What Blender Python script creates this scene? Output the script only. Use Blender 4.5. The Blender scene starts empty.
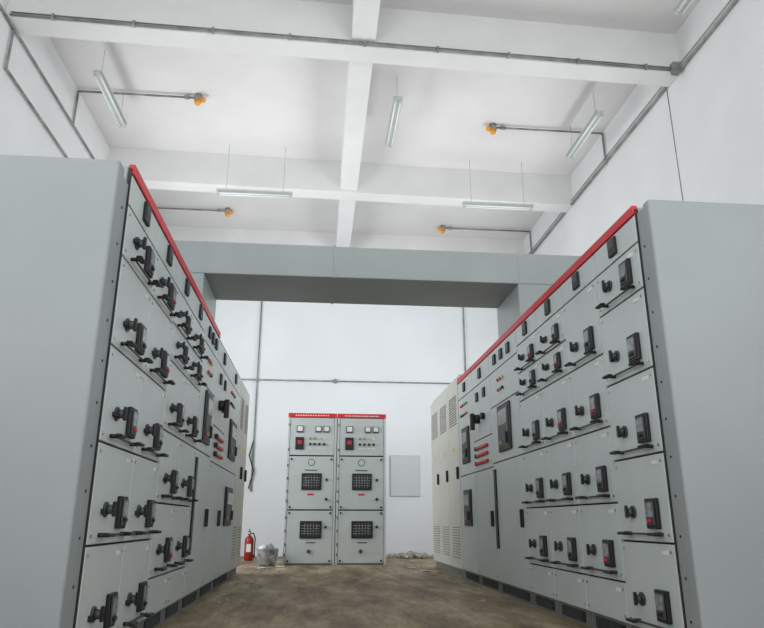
import bpy, bmesh, math, random
from mathutils import Matrix, Vector
random.seed(7)
S = bpy.context.scene
H = 0.65

def lin(c):
    return tuple((x/255/12.92 if x/255 <= .04045 else ((x/255+.055)/1.055)**2.4) for x in c)+(1,)

def mat(name, rgb, rough=.5, metal=0, var=.0, scale=8, bump=0, bscale=200, rgb2=None, spec=.5, emit=None):
    m = bpy.data.materials.new(name); m.use_nodes = True
    nt = m.node_tree; b = nt.nodes['Principled BSDF']
    b.inputs['Roughness'].default_value = rough
    b.inputs['Metallic'].default_value = metal
    b.inputs['Specular IOR Level'].default_value = spec
    tc = nt.nodes.new('ShaderNodeTexCoord')
    c1 = lin(rgb)
    c2 = lin(rgb2) if rgb2 else tuple(x*(1-var) for x in c1[:3])+(1,)
    n = nt.nodes.new('ShaderNodeTexNoise'); n.inputs['Scale'].default_value = scale
    n.inputs['Detail'].default_value = 6
    nt.links.new(tc.outputs['Object'], n.inputs['Vector'])
    r = nt.nodes.new('ShaderNodeValToRGB')
    r.color_ramp.elements[0].position = .35; r.color_ramp.elements[1].position = .65
    r.color_ramp.elements[0].color = c2; r.color_ramp.elements[1].color = c1
    nt.links.new(n.outputs['Fac'], r.inputs['Fac'])
    nt.links.new(r.outputs['Color'], b.inputs['Base Color'])
    if bump:
        n2 = nt.nodes.new('ShaderNodeTexNoise'); n2.inputs['Scale'].default_value = bscale
        nt.links.new(tc.outputs['Object'], n2.inputs['Vector'])
        bp = nt.nodes.new('ShaderNodeBump'); bp.inputs['Strength'].default_value = bump
        bp.inputs['Distance'].default_value = .01
        nt.links.new(n2.outputs['Fac'], bp.inputs['Height'])
        nt.links.new(bp.outputs['Normal'], b.inputs['Normal'])
    return m

M = {}
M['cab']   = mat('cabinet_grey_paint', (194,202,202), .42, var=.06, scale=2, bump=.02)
M['side']  = mat('cabinet_side_paint', (148,154,156), .45, var=.06, scale=1.5, bump=.02)  # cabinet grey darkened, side-panel shade put into the colour
M['dark']  = mat('dark_gap', (45,47,48), .8)  # near-black, paints shade into gaps, seams and holes
M['black'] = mat('black_plastic', (24,24,27), .5, var=.2)
M['knob']  = mat('dark_grey_plastic', (66,69,71), .5, var=.2)
M['scr']   = mat('meter_window', (150,156,160), .2, var=.5, scale=30)
M['red']   = mat('red_stripe', (205,34,46), .45, var=.1)
M['white'] = mat('white_label', (228,230,228), .5, var=.05)
M['plinth']= mat('plinth_grey', (120,122,120), .55, var=.2)
M['beige'] = mat('beige_paint', (202,202,195), .5, var=.06, scale=3)
M['duct']  = mat('duct_grey_paint', (160,168,168), .42, var=.08, scale=2)
M['chrome']= mat('bright_steel', (190,190,190), .25, metal=.9, var=.1)
M['wall']  = mat('wall_plaster', (230,231,232), .9, var=.06, scale=.9, bump=.2, bscale=30)
M['wallb'] = mat('back_wall_plaster', (226,230,233), .9, var=.05, scale=.7, bump=.2, bscale=30)
M['ceil']  = mat('ceiling_plaster', (227,226,225), .9, var=.09, scale=.7, bump=.25, bscale=12)
M['beam']  = mat('beam_plaster', (228,228,228), .9, var=.08, scale=1.2, bump=.25, bscale=14)
M['pipe']  = mat('conduit_galvanised', (160,160,158), .5, metal=.1, var=.45, scale=5)
M['orange']= mat('orange_plastic', (240,160,40), .4, var=.15)
M['green'] = mat('green_lamp', (30,150,70), .3)
M['yellow']= mat('yellow_lamp', (230,190,40), .3)
M['lamp']  = mat('lamp_housing', (196,200,200), .4, var=.05)
M['tube']  = mat('lamp_tube', (235,238,240), .3, var=.02)
M['extred']= mat('extinguisher_red', (160,30,28), .3, var=.1)
M['bag']   = mat('grey_bag', (100,105,107), .5, rgb2=(170,172,172), scale=14)
M['rubble']= mat('rubble', (178,174,164), .95, var=.4, scale=9)
M['paper'] = mat('paper_scrap', (205,202,194), .8, var=.1)
M['patch'] = mat('wall_panel_paint', (203,207,209), .6, var=.03)
M['patch2'] = mat('wall_panel_joint', (186,190,192), .6, var=.03)
M['glass'] = mat('frame_aluminium', (200,202,204), .4, metal=.4, var=.05)

# floor material
fm = bpy.data.materials.new('dusty_concrete_floor'); fm.use_nodes = True
nt = fm.node_tree; b = nt.nodes['Principled BSDF']; b.inputs['Roughness'].default_value = .65
tc = nt.nodes.new('ShaderNodeTexCoord')
mp = nt.nodes.new('ShaderNodeMapping'); mp.inputs['Scale'].default_value = (1.9,.5,1)
nt.links.new(tc.outputs['Object'], mp.inputs['Vector'])
n1 = nt.nodes.new('ShaderNodeTexNoise'); n1.inputs['Scale'].default_value = 1.6; n1.inputs['Detail'].default_value = 12; n1.inputs['Roughness'].default_value=.7
nt.links.new(mp.outputs['Vector'], n1.inputs['Vector'])
r = nt.nodes.new('ShaderNodeValToRGB')
r.color_ramp.elements[0].position=.38; r.color_ramp.elements[0].color = lin((102,86,64))
r.color_ramp.elements[1].position=.64; r.color_ramp.elements[1].color = lin((184,168,140))
e = r.color_ramp.elements.new(.5); e.color = lin((144,126,99))
nt.links.new(n1.outputs['Fac'], r.inputs['Fac'])
n2 = nt.nodes.new('ShaderNodeTexNoise'); n2.inputs['Scale'].default_value = 40; n2.inputs['Detail'].default_value = 10
nt.links.new(tc.outputs['Object'], n2.inputs['Vector'])
r2 = nt.nodes.new('ShaderNodeValToRGB'); r2.color_ramp.elements[0].position=.35; r2.color_ramp.elements[0].color=(.7,.69,.67,1)
r2.color_ramp.elements[1].position=.65
nt.links.new(n2.outputs['Fac'], r2.inputs['Fac'])
mx = nt.nodes.new('ShaderNodeMix'); mx.data_type='RGBA'; mx.blend_type='MULTIPLY'; mx.inputs[0].default_value=1
nt.links.new(r.outputs['Color'], mx.inputs[6]); nt.links.new(r2.outputs['Color'], mx.inputs[7])
nt.links.new(mx.outputs[2], b.inputs['Base Color'])
bp = nt.nodes.new('ShaderNodeBump'); bp.inputs['Strength'].default_value=.2; bp.inputs['Distance'].default_value=.008
nt.links.new(n2.outputs['Fac'], bp.inputs['Height']); nt.links.new(bp.outputs['Normal'], b.inputs['Normal'])
M['floor'] = fm

class MB:
    def __init__(s): s.bm = bmesh.new(); s.mats=[]
    def mi(s, k):
        if k not in s.mats: s.mats.append(k)
        return s.mats.index(k)
    def box(s,x0,x1,y0,y1,z0,z1,k,bev=0,seg=2):
        m = Matrix.Translation(((x0+x1)/2,(y0+y1)/2,(z0+z1)/2)) @ Matrix.Diagonal((abs(x1-x0),abs(y1-y0),abs(z1-z0),1))
        vs = bmesh.ops.create_cube(s.bm, size=1, matrix=m)['verts']
        i = s.mi(k)
        for f in {f for v in vs for f in v.link_faces}: f.material_index = i
        if bev:
            ed = list({e for v in vs for e in v.link_edges})
            for f in bmesh.ops.bevel(s.bm, geom=ed, offset=bev, segments=seg, affect='EDGES', profile=.5)['faces']:
                f.material_index = i
    def cyl(s,p0,p1,r,k,seg=12,r2=None):
        p0=Vector(p0); p1=Vector(p1); d=p1-p0
        q = d.to_track_quat('Z','Y').to_matrix().to_4x4()
        m = Matrix.Translation((p0+p1)/2) @ q
        vs = bmesh.ops.create_cone(s.bm, cap_ends=True, segments=seg, radius1=r, radius2=r if r2 is None else r2, depth=d.length, matrix=m)['verts']
        i = s.mi(k)
        for f in {f for v in vs for f in v.link_faces}:
            f.material_index = i
            if len(f.verts)==4: f.smooth=True
    def ball(s,p,r,k,sc=(1,1,1),sub=2,jit=0):
        m = Matrix.Translation(p) @ Matrix.Diagonal((sc[0],sc[1],sc[2],1))
        vs = bmesh.ops.create_icosphere(s.bm, subdivisions=sub, radius=r, matrix=m)['verts']
        i = s.mi(k)
        for v in vs:
            if jit: v.co += Vector([random.uniform(-jit,jit) for _ in range(3)])
        for f in {f for v in vs for f in v.link_faces}:
            f.material_index = i; f.smooth = not jit
    def path(s,pts,r,k):
        for a,b_ in zip(pts,pts[1:]): s.cyl(a,b_,r,k,10)
        for p in pts[1:-1]: s.ball(p,r*1.15,k,sub=1)
    def lathe(s,prof,c,k,seg=24):
        i=s.mi(k); rings=[]
        for r_,z in prof:
            rings.append([s.bm.verts.new((c[0]+r_*math.cos(2*math.pi*j/seg), c[1]+r_*math.sin(2*math.pi*j/seg), c[2]+z)) for j in range(seg)])
        for a,b_ in zip(rings,rings[1:]):
            for j in range(seg):
                f=s.bm.faces.new((a[j],a[(j+1)%seg],b_[(j+1)%seg],b_[j])); f.material_index=i; f.smooth=True
        for rg,rev in ((rings[0],True),(rings[-1],False)):
            f=s.bm.faces.new(rg[::-1] if rev else rg); f.material_index=i
    def done(s,name,loc=(0,0,0),rz=0):
        me=bpy.data.meshes.new(name); s.bm.normal_update(); s.bm.to_mesh(me); s.bm.free()
        for k in s.mats: me.materials.append(M[k])
        o=bpy.data.objects.new(name,me); S.collection.objects.link(o)
        o.location=loc; o.rotation_euler=(0,0,rz)
        return o

HT=2.375
# ---------- cabinet pieces (local frame: x viewer left->right, y into the cabinet, z up)
def base_cab(w,d=.95,top=HT,kind='cab',red=True,side='side',g=.003):
    m=MB()
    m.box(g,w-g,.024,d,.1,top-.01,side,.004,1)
    m.box(g+.004,w-g-.004,.0215,.0245,.105,top-.02,'dark')  # dark backing sheet, painted shade behind the door gaps
    m.box(g,w-g,.02,d-.02,0,.1,'plinth')
    m.box(.09,w-.09,.014,.021,.02,.085,'black')
    n=int((w-.2)/.022)
    for i in range(n):
        x=.1+i*.022
        m.box(x,x+.005,.009,.016,.024,.081,'knob')
    if red:
        m.box(g,w-g,-.008,.024,2.318,top,'red',.003,1)
    return m
def door(m,x0,x1,z0,z1,k='cab',g=.005,y=0):
    m.box(x0+g,x1-g,y,.022,z0+g,z1-g,k,.004,2)
def meter(m,x,z,s=.1):
    m.box(x-s/2,x+s/2,-.018,0,z-s*.55,z+s*.55,'black',.004,1)
    m.box(x-s*.36,x+s*.36,-.0195,-.017,z-s*.1,z+s*.42,'knob')
def unit(m,zb,xk=.2,xb=.44,big=1,redl=False):
    bw=.06*big; bh=.076*big
    m.cyl((xk,0,zb+.01),(xk,-.01,zb+.01),.034*big,'knob',20)
    m.cyl((xk,-.01,zb+.01),(xk,-.036,zb+.01),.023*big,'knob',16,.02*big)
    m.box(xk-.01*big,xk+.01*big,-.05,-.034,zb-.022*big,zb+.045*big,'black',.004,1)
    m.box(xk-.065*big,xk-.035*big,-.02,-.0,zb-.012,zb+.012,'black',.003,1)
    # breaker box
    m.box(xb-bw,xb+bw,-.024,0,zb-bh,zb+bh,'black',.006,2)
    m.box(xb-bw*.76,xb+bw*.76,-.03,-.023,zb-bh*.8,zb+bh*.8,'knob',.003,1)
    m.box(xb-bw*.62,xb+bw*.62,-.033,-.029,zb-bh*.25,zb+bh*.7,'scr')
    m.box(xb-bw*.3,xb+bw*.3,-.042,-.029,zb-bh*.6,zb-bh*.38,'red' if redl else 'black',.002,1)
    # pull handle under it
    zh=zb-bh-.026
    m.box(xk-.075,xb+bw+.03,-.025,-.015,zh-.005,zh+.005,'knob',.002,1)
    for x in (xk-.055,xb+bw+.0):
        m.cyl((x,0,zh),(x,-.045,zh),.01,'black',10)
        m.box(x-.046,x+.046,-.066,-.034,zh-.008,zh+.008,'black',.007,2)
def smallmarks(m,x0,x1,z0,z1):
    m.box(x1-.13,x1-.07,-.003,.001,z1-.055,z1-.035,'white')
    for x in (x0+.035,x1-.035):
        for z in (z0+.04,z1-.04):
            m.cyl((x,0,z),(x,-.004,z),.008,'chrome',8)

def drawer_cab(rows,w=.6,hdr=2.15,red=True,end=None):
    m=base_cab(w,red=red)
    door(m,0,w,hdr,2.318); meter(m,w*.5,2.24)
    m.box(w*.5-.03,w*.5+.03,-.003,.001,2.165,2.175,'white')
    for z0,z1,bz in rows:
        door(m,0,w,z0,z1); smallmarks(m,0,w,z0,z1)
        if bz: unit(m,bz,big=1 if z1-z0>.3 or z0>1.85 and rows[0][1]-rows[0][0]>.25 else .78,redl=random.random()<.15)
    if end is not None:
        sx,t,ft,et=end
        if sx<0:
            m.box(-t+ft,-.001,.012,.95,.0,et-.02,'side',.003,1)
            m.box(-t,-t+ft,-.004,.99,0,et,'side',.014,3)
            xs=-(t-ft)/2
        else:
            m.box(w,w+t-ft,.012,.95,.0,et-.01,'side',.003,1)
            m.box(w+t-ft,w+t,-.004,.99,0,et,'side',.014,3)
            xs=w+(t-ft)/2
        for i in range(11):
            m.cyl((xs,.013,.2+i*.19),(xs,.009,.2+i*.19),.007,'dark',8)
        e0 = -.006 if sx<0 else w-.004
        m.box(e0,e0+.01,.004,.02,.1,2.35,'dark')
    return m

R5=[(1.88,2.15,2.016),(1.435,1.88,1.575),(.99,1.435,1.13),(.545,.99,.69),(.1,.545,.245)]
R4=[(1.65,2.15,1.785),(1.2,1.65,1.345),(.755,1.2,.9),(.32,.755,.47),(.1,.32,None)]
R6=[(1.9,2.15,2.0),(1.65,1.9,1.78),(1.2,1.65,1.35),(.755,1.2,.9),(.32,.755,.47),(.1,.32,None)]

XR=1.75; XL=-.97
def place(m,name,side,y0,w):
    if side=='R': return m.done(name,(XR,y0+w,0),-math.pi/2)
    if side=='L': return m.done(name,(XL,y0,0),math.pi/2)
N='switchgear_cabinet'
place(drawer_cab(R5,end=(1,.17,.07,2.33)),N,'R',3.32,.6)
place(drawer_cab(R4),N,'R',3.92,.6)
place(drawer_cab(R6),N,'R',4.52,.6)
place(drawer_cab(R6),N,'R',5.12,.6)
place(drawer_cab(R5,end=(-1,.22,.09,2.275)),N,'L',3.12,.6)
place(drawer_cab(R5),N,'L',3.72,.6)
place(drawer_cab(R6),N,'L',4.32,.6)
place(drawer_cab(R6),N,'L',4.92,.6)

def lamps(m,x,z,cols,dx=.055):
    for i,c in enumerate(cols):
        m.cyl((x+i*dx,0,z),(x+i*dx,-.018,z),.016,c,12)
def breaker_win(m,x0,x1,z0,z1):
    m.box(x0,x1,-.02,0,z0,z1,'black',.008,2)
    m.box(x0+.03,x1-.03,-.026,-.018,z0+.03,z1-.03,'knob',.004,1)
    m.box(x0+.06,x1-.06,-.03,-.025,z0+(z1-z0)*.55,z1-.06,'scr')
    m.box(x0+.06,x0+.11,-.034,-.025,z0+.06,z0+.1,'red'); m.box(x0+.13,x0+.18,-.034,-.025,z0+.06,z0+.1,'green')
    m.box(x1-.1,x1-.06,-.045,-.025,z0+.06,z0+.16,'black',.003,1)
def incomer(w=1.0,red=True):
    m=base_cab(w,red=red)
    door(m,0,w,2.1,2.318); door(m,0,w,1.75,2.1); door(m,0,w,1.2,1.75); door(m,0,w,.1,1.2)
    for x in (.25,.5,.75): meter(m,x*w,2.21,.09)
    lamps(m,w*.35,1.98,['red','green','yellow'],.08); lamps(m,w*.35,1.88,['red','green','black'],.08)
    breaker_win(m,w*.3,w*.72,1.28,1.72)
    m.box(.03,.11,-.012,0,.4,1.14,'black',.004,1)
    m.box(w-.09,w-.06,-.03,0,.6,.75,'black',.005,1)
    return m
def slider_cab(w=.8,red=True):
    m=base_cab(w,red=red)
    door(m,0,w,2.1,2.318); door(m,0,w,1.5,2.1); door(m,0,w,1.17,1.5); door(m,0,w,.1,1.17)
    meter(m,w/2,2.21); meter(m,w*.3,1.97,.09); meter(m,w*.7,1.97,.09)
    m.cyl((w*.35,0,1.72),(w*.35,-.05,1.72),.05,'black',18); m.box(w*.35-.02,w*.35+.02,-.1,-.05,1.6,1.78,'black',.01,2)
    m.cyl((w*.65,0,1.72),(w*.65,-.04,1.72),.035,'black',16)
    for z in (1.41,1.33,1.25):
        m.box(w*.2,w*.8,-.028,0,z-.014,z+.014,'red',.005,1)
        m.box(w*.2-.03,w*.2,-.034,0,z-.02,z+.02,'black',.003,1)
    smallmarks(m,0,w,.1,1.17)
    m.box(w-.09,w-.06,-.03,0,.6,.75,'black',.005,1)
    return m
def cap_cab(w=.8,red=True):
    m=base_cab(w,red=red)
    door(m,0,w,2.1,2.318); door(m,0,w,1.17,2.1); door(m,0,w,.1,1.17)
    meter(m,w/2,2.21)
    lamps(m,w*.25,2.0,['red','red','green','green'],.1)
    lamps(m,w*.25,1.88,['black','black','red','green'],.1)
    breaker_win(m,w*.28,w*.74,1.3,1.72)
    breaker_win(m,w*.28,w*.74,.6,1.0)
    return m
place(incomer(1.0),N,'R',5.72,1.0)
place(slider_cab(.8),N,'R',6.72,.8)
place(cap_cab(.8),N,'R',7.52,.8)
place(incomer(.8),N,'L',5.52,.8)
place(slider_cab(.8,False),N,'L',6.32,.8)
place(cap_cab(1.2,False),N,'L',7.12,1.2)

def enclosure(w,top,nd):
    m=MB(); d=1.2
    m.box(0,w,.03,d,.08,top,'beige',.006,1); m.box(.01,w-.01,.04,d-.02,0,.08,'plinth')
    m.box(.01,w-.01,.027,.031,.09,top-.04,'dark')  # dark sheet drawing the shade between the doors
    dw=w/nd
    for i in range(nd):
        x0=i*dw; x1=x0+dw
        m.box(x0+.006,x1-.006,0,.028,.1,top-.06,'beige',.004,1)
        for zz in (.22,top-.62):
            for r_ in range(12):
                z=zz+r_*.032
                for c in range(3):
                    cw=(dw-.2)/3
                    m.box(x0+.1+c*cw+.012,x0+.1+(c+1)*cw-.012,-.002,.003,z,z+.008,'knob')
                    m.box(x0+.1+c*cw+.01,x0+.1+(c+1)*cw-.01,-.008,.002,z+.008,z+.015,'beige')
        m.box(x1-.1,x1-.06,-.03,0,1.15,1.3,'black',.006,1)
        m.box(x0+dw/2-.05,x0+dw/2+.05,-.004,0,1.5,1.56,'yellow')
    return m
m=enclosure(2.1,2.46,3); m.done('transformer_enclosure',(XR,8.34+2.1,0),-math.pi/2)
m=enclosure(1.06,2.38,2); m.done('transformer_enclosure',(XL,8.34,0),math.pi/2)

# ---------- far high voltage cabinets
def hv():
    w=.8; m=MB(); top=2.34
    m.box(.003,w-.003,.03,1.5,.0,top,'side',.004,1)
    m.box(.008,w-.008,.026,.031,.02,top-.02,'dark')  # dark sheet, gap shade painted behind the doors
    m.box(.003,.04,-.004,.03,0,top-.07,'cab',.003,1); m.box(w-.04,w-.003,-.004,.03,0,top-.07,'cab',.003,1)
    m.box(.003,w-.003,-.012,.03,top-.07,top,'red',.004,1)
    x=.12
    while x<.66:
        l=random.uniform(.015,.035); m.box(x,x+l,-.014,-.011,top-.045,top-.03,'white'); x+=l+.014
    door(m,.04,w-.04,1.66,2.27); door(m,.04,w-.04,.82,1.65); door(m,.04,w-.04,.02,.81)
    for x,z,s in ((.2,2.08,.11),(.5,2.08,.1),(.63,2.08,.1)):
        m.box(x-s/2,x+s/2,-.02,0,z-s/2,z+s/2,'knob',.004,1); m.box(x-s*.38,x+s*.38,-.023,-.018,z-s*.3,z+s*.4,'white')
    m.box(.13,.27,-.02,0,1.75,1.95,'black',.005,1); m.box(.165,.235,-.024,-.018,1.84,1.9,'red')
    for i in range(4): m.cyl((.37+i*.075,0,1.84),(.37+i*.075,-.03,1.84),.02,'black',10)
    lamps(m,.37,1.93,['red','green','yellow','white'],.075)
    for i in range(4): m.box(.345+i*.075,.395+i*.075,-.004,0,1.77,1.785,'white')
    m.cyl((.4,0,1.55),(.4,-.004,1.55),.055,'knob',24)
    m.cyl((.4,-.003,1.55),(.4,-.006,1.55),.045,'cab',24)
    m.box(.3,.5,-.004,0,1.42,1.435,'knob')
    def win(x0,x1,z0,z1):
        m.box(x0-.03,x1+.03,-.02,0,z0-.03,z1+.03,'black',.006,1)
        m.box(x0,x1,-.024,-.018,z0,z1,'black')
        n=6
        for i in range(1,n): 
            xx=x0+(x1-x0)*i/n; m.cyl((xx,-.024,z0),(xx,-.024,z1),.004,'scr',6)
        for i in range(1,5):
            zz=z0+(z1-z0)*i/5; m.cyl((x0,-.024,zz),(x1,-.024,zz),.004,'scr',6)
    win(.28,.54,1.15,1.35); win(.28,.56,.42,.62)
    m.box(.35,.45,-.006,0,1.04,1.065,'red'); m.box(.35,.5,-.004,0,.32,.335,'knob')
    m.cyl((.65,0,1.28),(.65,-.03,1.28),.02,'black',12); m.cyl((.65,0,.98),(.65,-.05,.98),.022,'black',12)
    m.cyl((.65,0,.56),(.65,-.03,.56),.02,'black',12); m.cyl((.4,0,.2),(.4,-.03,.2),.03,'knob',12)
    for zz in (.86,1.6,.06,.77):
        for x in (.08,.72): m.cyl((x,0,zz),(x,-.02,zz),.016,'black',8)
    for zz in (.95,1.1,1.3,1.5,.15,.3,.5,.7,1.75,2.15):
        m.box(.018,.032,-.016,-.004,zz-.02,zz+.02,'knob')
    return m
hv().done('high_voltage_cabinet',(-.5,11.05,0)); hv().done('high_voltage_cabinet',(.305,11.05,0))

# ---------- busbar bridge
m=MB()
y0,y1=5.8,6.58; zb,zt=2.79,3.10
m.box(-1.9,.1,y0,y1,zb,zt,'duct',.006,1)
m.box(.102,2.7,y0,y1,zb,zt-.004,'duct',.006,1)
m.box(-1.9,-1.07,y0,y1,HT+.003,zb-.001,'duct',.006,1); m.box(1.83,2.7,y0,y1,HT+.003,zb-.001,'duct',.006,1)
m.box(.09,.112,y0-.006,y1+.006,zb-.006,zt+.006,'duct',.002,1)
for x in (-1.9,-1.08,1.84,2.68):
    m.box(x,x+.015,y0-.004,y0,zb,zt,'duct')
for i in range(30):
    x=-1.8+i*.15
    for z in (zb+.03,zt-.03): m.cyl((x,y0,z),(x,y0-.005,z),.005,'duct',6)
m.box(-1.95,-1.05,y0-.02,y1+.02,HT+.001,HT+.03,'duct',.003,1); m.box(1.81,2.72,y0-.02,y1+.02,HT+.001,HT+.03,'duct',.003,1)
m.done('busbar_bridge_duct')

# ---------- room
WL,WR,YB,YF,ZC=-3.7,4.5,13.8,-3.2,6.75
def slab(name,x0,x1,y0,y1,z0,z1,k):
    m=MB(); m.box(x0,x1,y0,y1,z0,z1,k); return m.done(name)
slab('floor',WL-.2,WR+.2,YF-.2,YB+.2,-.15,0,'floor')
slab('ceiling',WL-.2,WR+.2,YF-.2,YB+.2,ZC,ZC+.15,'ceil')
slab('wall_back',WL-.2,WR+.2,YB,YB+.2,0,ZC,'wallb')
def wall_with_unseen_windows(name,axis,c0,c1,a0,a1,wins,k):
    m=MB()
    def bx(u0,u1,z0,z1):
        if axis=='x': m.box(c0,c1,u0,u1,z0,z1,k)
        else: m.box(u0,u1,c0,c1,z0,z1,k)
    cur=a0
    for (u0,u1,z0,z1) in sorted(wins):
        bx(cur,u0,0,ZC); bx(u0,u1,0,z0); bx(u0,u1,z1,ZC); cur=u1
    bx(cur,a1,0,ZC)
    return m.done(name)
WINL=[(-1.9,.7,1.0,4.6),(7.5,11.4,1.0,4.4)]  # unseen openings; those behind the rows added to light back wall and ceiling
WINR=[(-1.9,.7,1.0,4.6),(7.6,11.3,1.0,4.0)]
WINF=[(-2.8,-.4,1.2,5.2),(1.0,3.6,1.2,5.2)]
wall_with_unseen_windows('wall_left','x',WL-.2,WL,YF-.2,YB,WINL,'wall')
wall_with_unseen_windows('wall_right','x',WR,WR+.2,YF-.2,YB,WINR,'wall')
wall_with_unseen_windows('wall_front','y',YF-.2,YF,WL,WR,WINF,'wall')
wn=1
def unseen_window(axis,c,u0,u1,z0,z1,power,inw,tilt=.1):  # unseen window frame plus an added fill lamp
    global wn
    m=MB(); t=.05
    def bx(a0,a1,b0,b1):
        if axis=='x': m.box(c-.03,c+.03,a0,a1,b0,b1,'glass')
        else: m.box(a0,a1,c-.03,c+.03,b0,b1,'glass')
    bx(u0,u0+t,z0,z1); bx(u1-t,u1,z0,z1); bx(u0+t,u1-t,z0,z0+t); bx(u0+t,u1-t,z1-t,z1)
    um=(u0+u1)/2; bx(um-t/2,um+t/2,z0+t,z1-t)
    if z1-z0>2: bx(u0+t,u1-t,z0+(z1-z0)*.65,z0+(z1-z0)*.65+t)
    m.done('window_%d'%wn)
    L=bpy.data.lights.new('window_daylight_%d'%wn,'AREA'); L.shape='RECTANGLE'  # fill lamp added inside each opening, tilted up to brighten the ceiling
    L.size=u1-u0; L.size_y=z1-z0; L.energy=power; L.color=(.975,.995,1)
    o=bpy.data.objects.new('window_daylight_%d'%wn,L); S.collection.objects.link(o)
    cz=(z0+z1)/2
    if axis=='x':
        o.location=(c+inw*.16,um,cz); d=Vector((inw,0,tilt))
    else:
        o.location=(um,c+inw*.16,cz); d=Vector((0,inw,tilt))
    o.rotation_euler=d.to_track_quat('-Z','Y').to_euler()
    wn+=1
unseen_window('x',WL-.1,*WINL[0],140,1,.6); unseen_window('x',WL-.1,*WINL[1],200,1)
unseen_window('x',WR+.1,*WINR[0],130,-1,.6); unseen_window('x',WR+.1,*WINR[1],175,-1)
unseen_window('y',YF-.1,*WINF[0],110,1,.9); unseen_window('y',YF-.1,*WINF[1],110,1,.9)

BB=6.15
ROT=math.radians(1.6)
for i,y in enumerate((-.8,3.0,6.8,10.6)):
    m=MB(); m.box(WL-.45,WR-.35,-.15,.15,BB,ZC+.02,'beam',.01,1)
    m.done('beam_transverse_%d'%(i+1),(.4,y+.15,0),ROT)
slab('beam_long',.26,.55,YF,YB,BB+.06,ZC,'beam')
slab('beam_back',WL,WR,YB-.12,YB,BB,ZC,'beam')

# conduits
def conduit(name,*paths,r=.022):
    m=MB()
    for p in paths: m.path(p,r,'pipe')
    return m
hx=4.05
m=conduit('c',[(-hx,-.17,BB+.02),(hx,-.17,BB+.02)],r=.014)
m.path([(-hx,-.165,BB+.06),(hx,-.165,BB+.06)],.008,'pipe')
for i in range(9): m.box(-3.6+i*.9,-3.57+i*.9,-.19,-.15,BB,BB+.07,'pipe')
m.box(hx-.1,hx,-.24,-.15,BB-.05,BB+.1,'pipe',.005,1)
m.done('beam_conduit',(.4,6.95,0),ROT)
m=conduit('c',[(WR-.035,.0,BB+.02),(WR-.035,YB-.05,BB+.02)],r=.02); m.path([(WR-.03,.0,BB+.1),(WR-.03,YB-.05,BB+.1)],.008,'pipe')
m.path([(WR-.006,7.27,BB),(WR-.006,7.27,3.2)],.005,'pipe')
m.done('wall_conduit')
m=conduit('c',[(WL+.03,.0,BB-.02),(WL+.03,YB-.05,BB-.02)],r=.016)
m.path([(WL+.03,6.85,BB-.02),(WL+.03,6.85,5.58),(WL+.03,YB-.05,5.58)],.016,'pipe')
m.done('wall_conduit')
m=conduit('c',[(WL+.03,YB-.03,3.43),(XR+2.7,YB-.03,3.43)],[(-1.29,YB-.03,BB),(-1.29,YB-.03,1.2)],[(3.08,YB-.03,BB),(3.08,YB-.03,3.43)],r=.015)
m.path([(-1.29,YB-.03,2.2),(-1.36,YB-.05,1.9),(-1.26,YB-.06,1.6),(-1.34,YB-.04,1.25)],.014,'knob')
m.ball((.32,YB-.04,3.43),.05,'pipe'); m.ball((-1.29,YB-.04,3.43),.04,'pipe')
m.done('wall_conduit')
def detector(x,y,wallx):
    m=MB(); z=ZC-.05; s=1 if wallx>x else -1
    m.path([(x,y,z),(wallx-s*.03,y,z),(wallx-s*.03,y,BB-.02)],.016,'pipe')
    m.cyl((x,y,ZC),(x,y,z-.05),.06,'pipe',16)
    m.cyl((x,y,z-.05),(x,y,z-.11),.055,'orange',16,.04); m.ball((x-s*.07,y,z-.03),.045,'orange')
    m.cyl((x+s*.13,y,z),(x+s*.2,y,z),.03,'pipe',10)
    m.done('ceiling_detector')
detector(-1.94,8.85,WL); detector(2.65,9.2,WR); detector(-1.98,12.7,WL); detector(2.54,13.1,WR)

# fluorescent lamps
def lampfix(x,y,z,along,L=1.25):
    m=MB(); h=L/2
    def P(u,v,w): return (x+v,y+u,w) if along=='y' else (x+u,y+v,w)
    def bx(u0,u1,v0,v1,z0,z1,k,bv=0):
        a=P(u0,v0,z0); b_=P(u1,v1,z1); m.box(min(a[0],b_[0]),max(a[0],b_[0]),min(a[1],b_[1]),max(a[1],b_[1]),z0,z1,k,bv,1)
    bx(-h,h,-.03,.03,z,z+.045,'lamp',.005)
    bx(-h,h,-.065,.065,z+.04,z+.05,'lamp')
    for v in (-.035,.035):
        m.cyl(P(-h+.03,v,z-.012),P(h-.03,v,z-.012),.012,'tube',12)
        for u in (-h+.03,h-.03): bx(u-.015,u+.015,v-.015,v+.015,z-.03,z+.01,'lamp')
    for u in (-h*.75,h*.75): m.cyl(P(u,0,z+.05),P(u,0,ZC),.003,'pipe',6)
    m.done('fluorescent_lamp')
lampfix(-3.03,8.4,6.25,'y'); lampfix(.97,8.58,6.25,'y'); lampfix(3.9,8.64,6.25,'y')
lampfix(-1.17,10.2,5.83,'x'); lampfix(2.98,10.3,5.85,'x')
lampfix(4.0,5.4,6.25,'y'); lampfix(-3.03,4.4,6.25,'y'); lampfix(.97,4.4,6.25,'y')

# wall panel
m=MB(); m.box(1.46,2.07,YB-.025,YB,1.12,1.93,'patch2',.006,1)
m.box(1.475,2.055,YB-.029,YB-.024,1.135,1.915,'patch')
m.done('wall_notice_panel')

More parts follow.
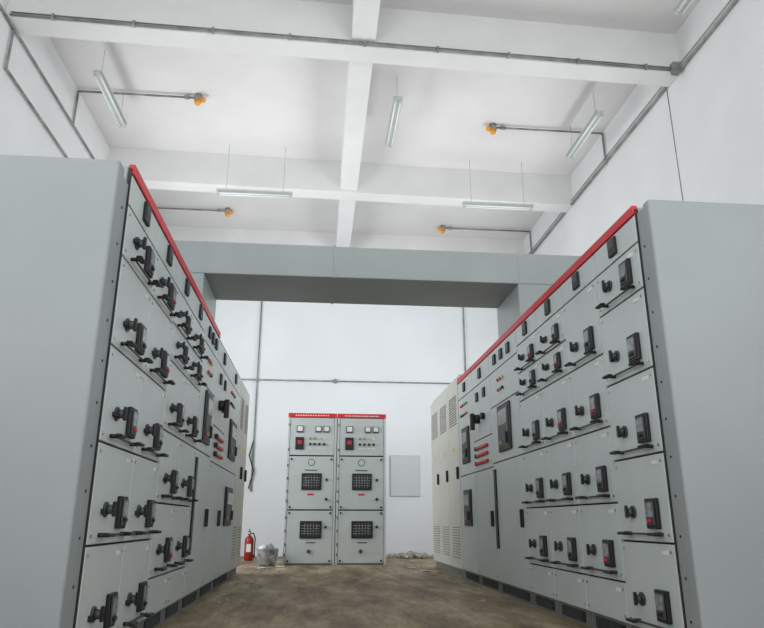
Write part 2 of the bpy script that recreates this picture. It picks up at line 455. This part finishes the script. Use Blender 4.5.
# fire extinguisher
m=MB(); c=(-1.14,12.4,0)
m.lathe([(.0,0),(.07,0),(.078,.02),(.078,.33),(.066,.37),(.035,.4),(.02,.41),(.02,.43)],c,'extred')
m.cyl((c[0],c[1],.42),(c[0],c[1],.47),.022,'chrome',12)
m.box(c[0]-.015,c[0]+.015,c[1]-.1,c[1]+.03,.47,.485,'black',.003,1); m.box(c[0]-.012,c[0]+.012,c[1]-.09,c[1]+.02,.5,.512,'black',.003,1)
m.path([(c[0]+.02,c[1],.45),(c[0]+.07,c[1],.44),(c[0]+.1,c[1],.36),(c[0]+.095,c[1],.12)],.01,'black')
m.cyl((c[0]+.095,c[1],.12),(c[0]+.095,c[1],.05),.01,'black',10,.02)
m.box(c[0]-.04,c[0]+.04,c[1]-.08,c[1]-.076,.14,.27,'white')
m.done('fire_extinguisher')
# bucket wrapped in a bag
m=MB(); c=(-.72,10.9,0)
prof=[(.0,0),(.11,0),(.125,.02),(.15,.12),(.158,.22),(.165,.23),(.165,.25),(.145,.25),(.13,.18),(.0,.17)]
m.lathe(prof,c,'bag')
for v in m.bm.verts: v.co+=Vector([random.uniform(-.008,.008) for _ in range(3)])*(1 if v.co.z>.01 else 0)
for i in range(9): m.ball((c[0]+random.uniform(-.08,.08),c[1]+random.uniform(-.08,.08),.22+random.uniform(0,.05)),.05,random.choice(['bag','bag','extred','white']),sub=2,jit=.012)
m.path([(c[0]-.16,c[1],.23),(c[0]-.1,c[1]-.12,.15),(c[0]+.03,c[1]-.165,.12),(c[0]+.12,c[1]-.12,.15),(c[0]+.16,c[1],.23)],.005,'chrome')
m.done('paint_bucket')
# rubble & scraps
m=MB()
for i in range(110):
    x=random.gauss(1.8,.32); y=random.gauss(13.2,.2)
    if y>13.6: y=13.5
    if x<1.2: x=1.3
    s=random.uniform(.02,.06); m.ball((x,y,s*.5+max(0,.06-abs(x-1.8)*.2)*random.random()),s,'rubble',(1.2,1,.7),1,s*.2)
m.done('rubble_pile')
m=MB()
for i in range(90):
    sd=random.choice([-1,1])
    x=(XL+.1+abs(random.gauss(0,.14))) if sd<0 else (XR-.1-abs(random.gauss(0,.14)))
    y=random.uniform(6,11); s=random.uniform(.006,.022)
    m.ball((x,y,s*.3),s,'rubble',(1.5,1,.5),1,s*.25)
for x,y in ((1.5,9.6),(1.38,10.1),(-.75,10.3),(-.5,10.6)):
    m.ball((x,y,.01),.05,'paper',(1.4,1,.2),2,.005)
m.done('floor_debris')

# ---------- camera
f=670; cx,cy=382,314
uY=Vector((316-cx,-(521-cy),-f)).normalized()
uZ=Vector((3,2164,-f)); uZ=(uZ-uZ.dot(uY)*uY).normalized()
uX=uY.cross(uZ)
R=Matrix((uX,uY,uZ))
cam=bpy.data.cameras.new('camera'); cam.sensor_fit='HORIZONTAL'; cam.sensor_width=36; cam.lens=36*f/764
cam.clip_start=.05
co=bpy.data.objects.new('camera',cam); S.collection.objects.link(co)
co.matrix_world=Matrix.Translation((0,0,H)) @ R.to_4x4()
S.camera=co

w=bpy.data.worlds.new('overcast_sky'); S.world=w; w.use_nodes=True
bg=w.node_tree.nodes['Background']; bg.inputs[0].default_value=(.9,.95,1,1); bg.inputs[1].default_value=1.2
S.view_settings.view_transform='Standard'
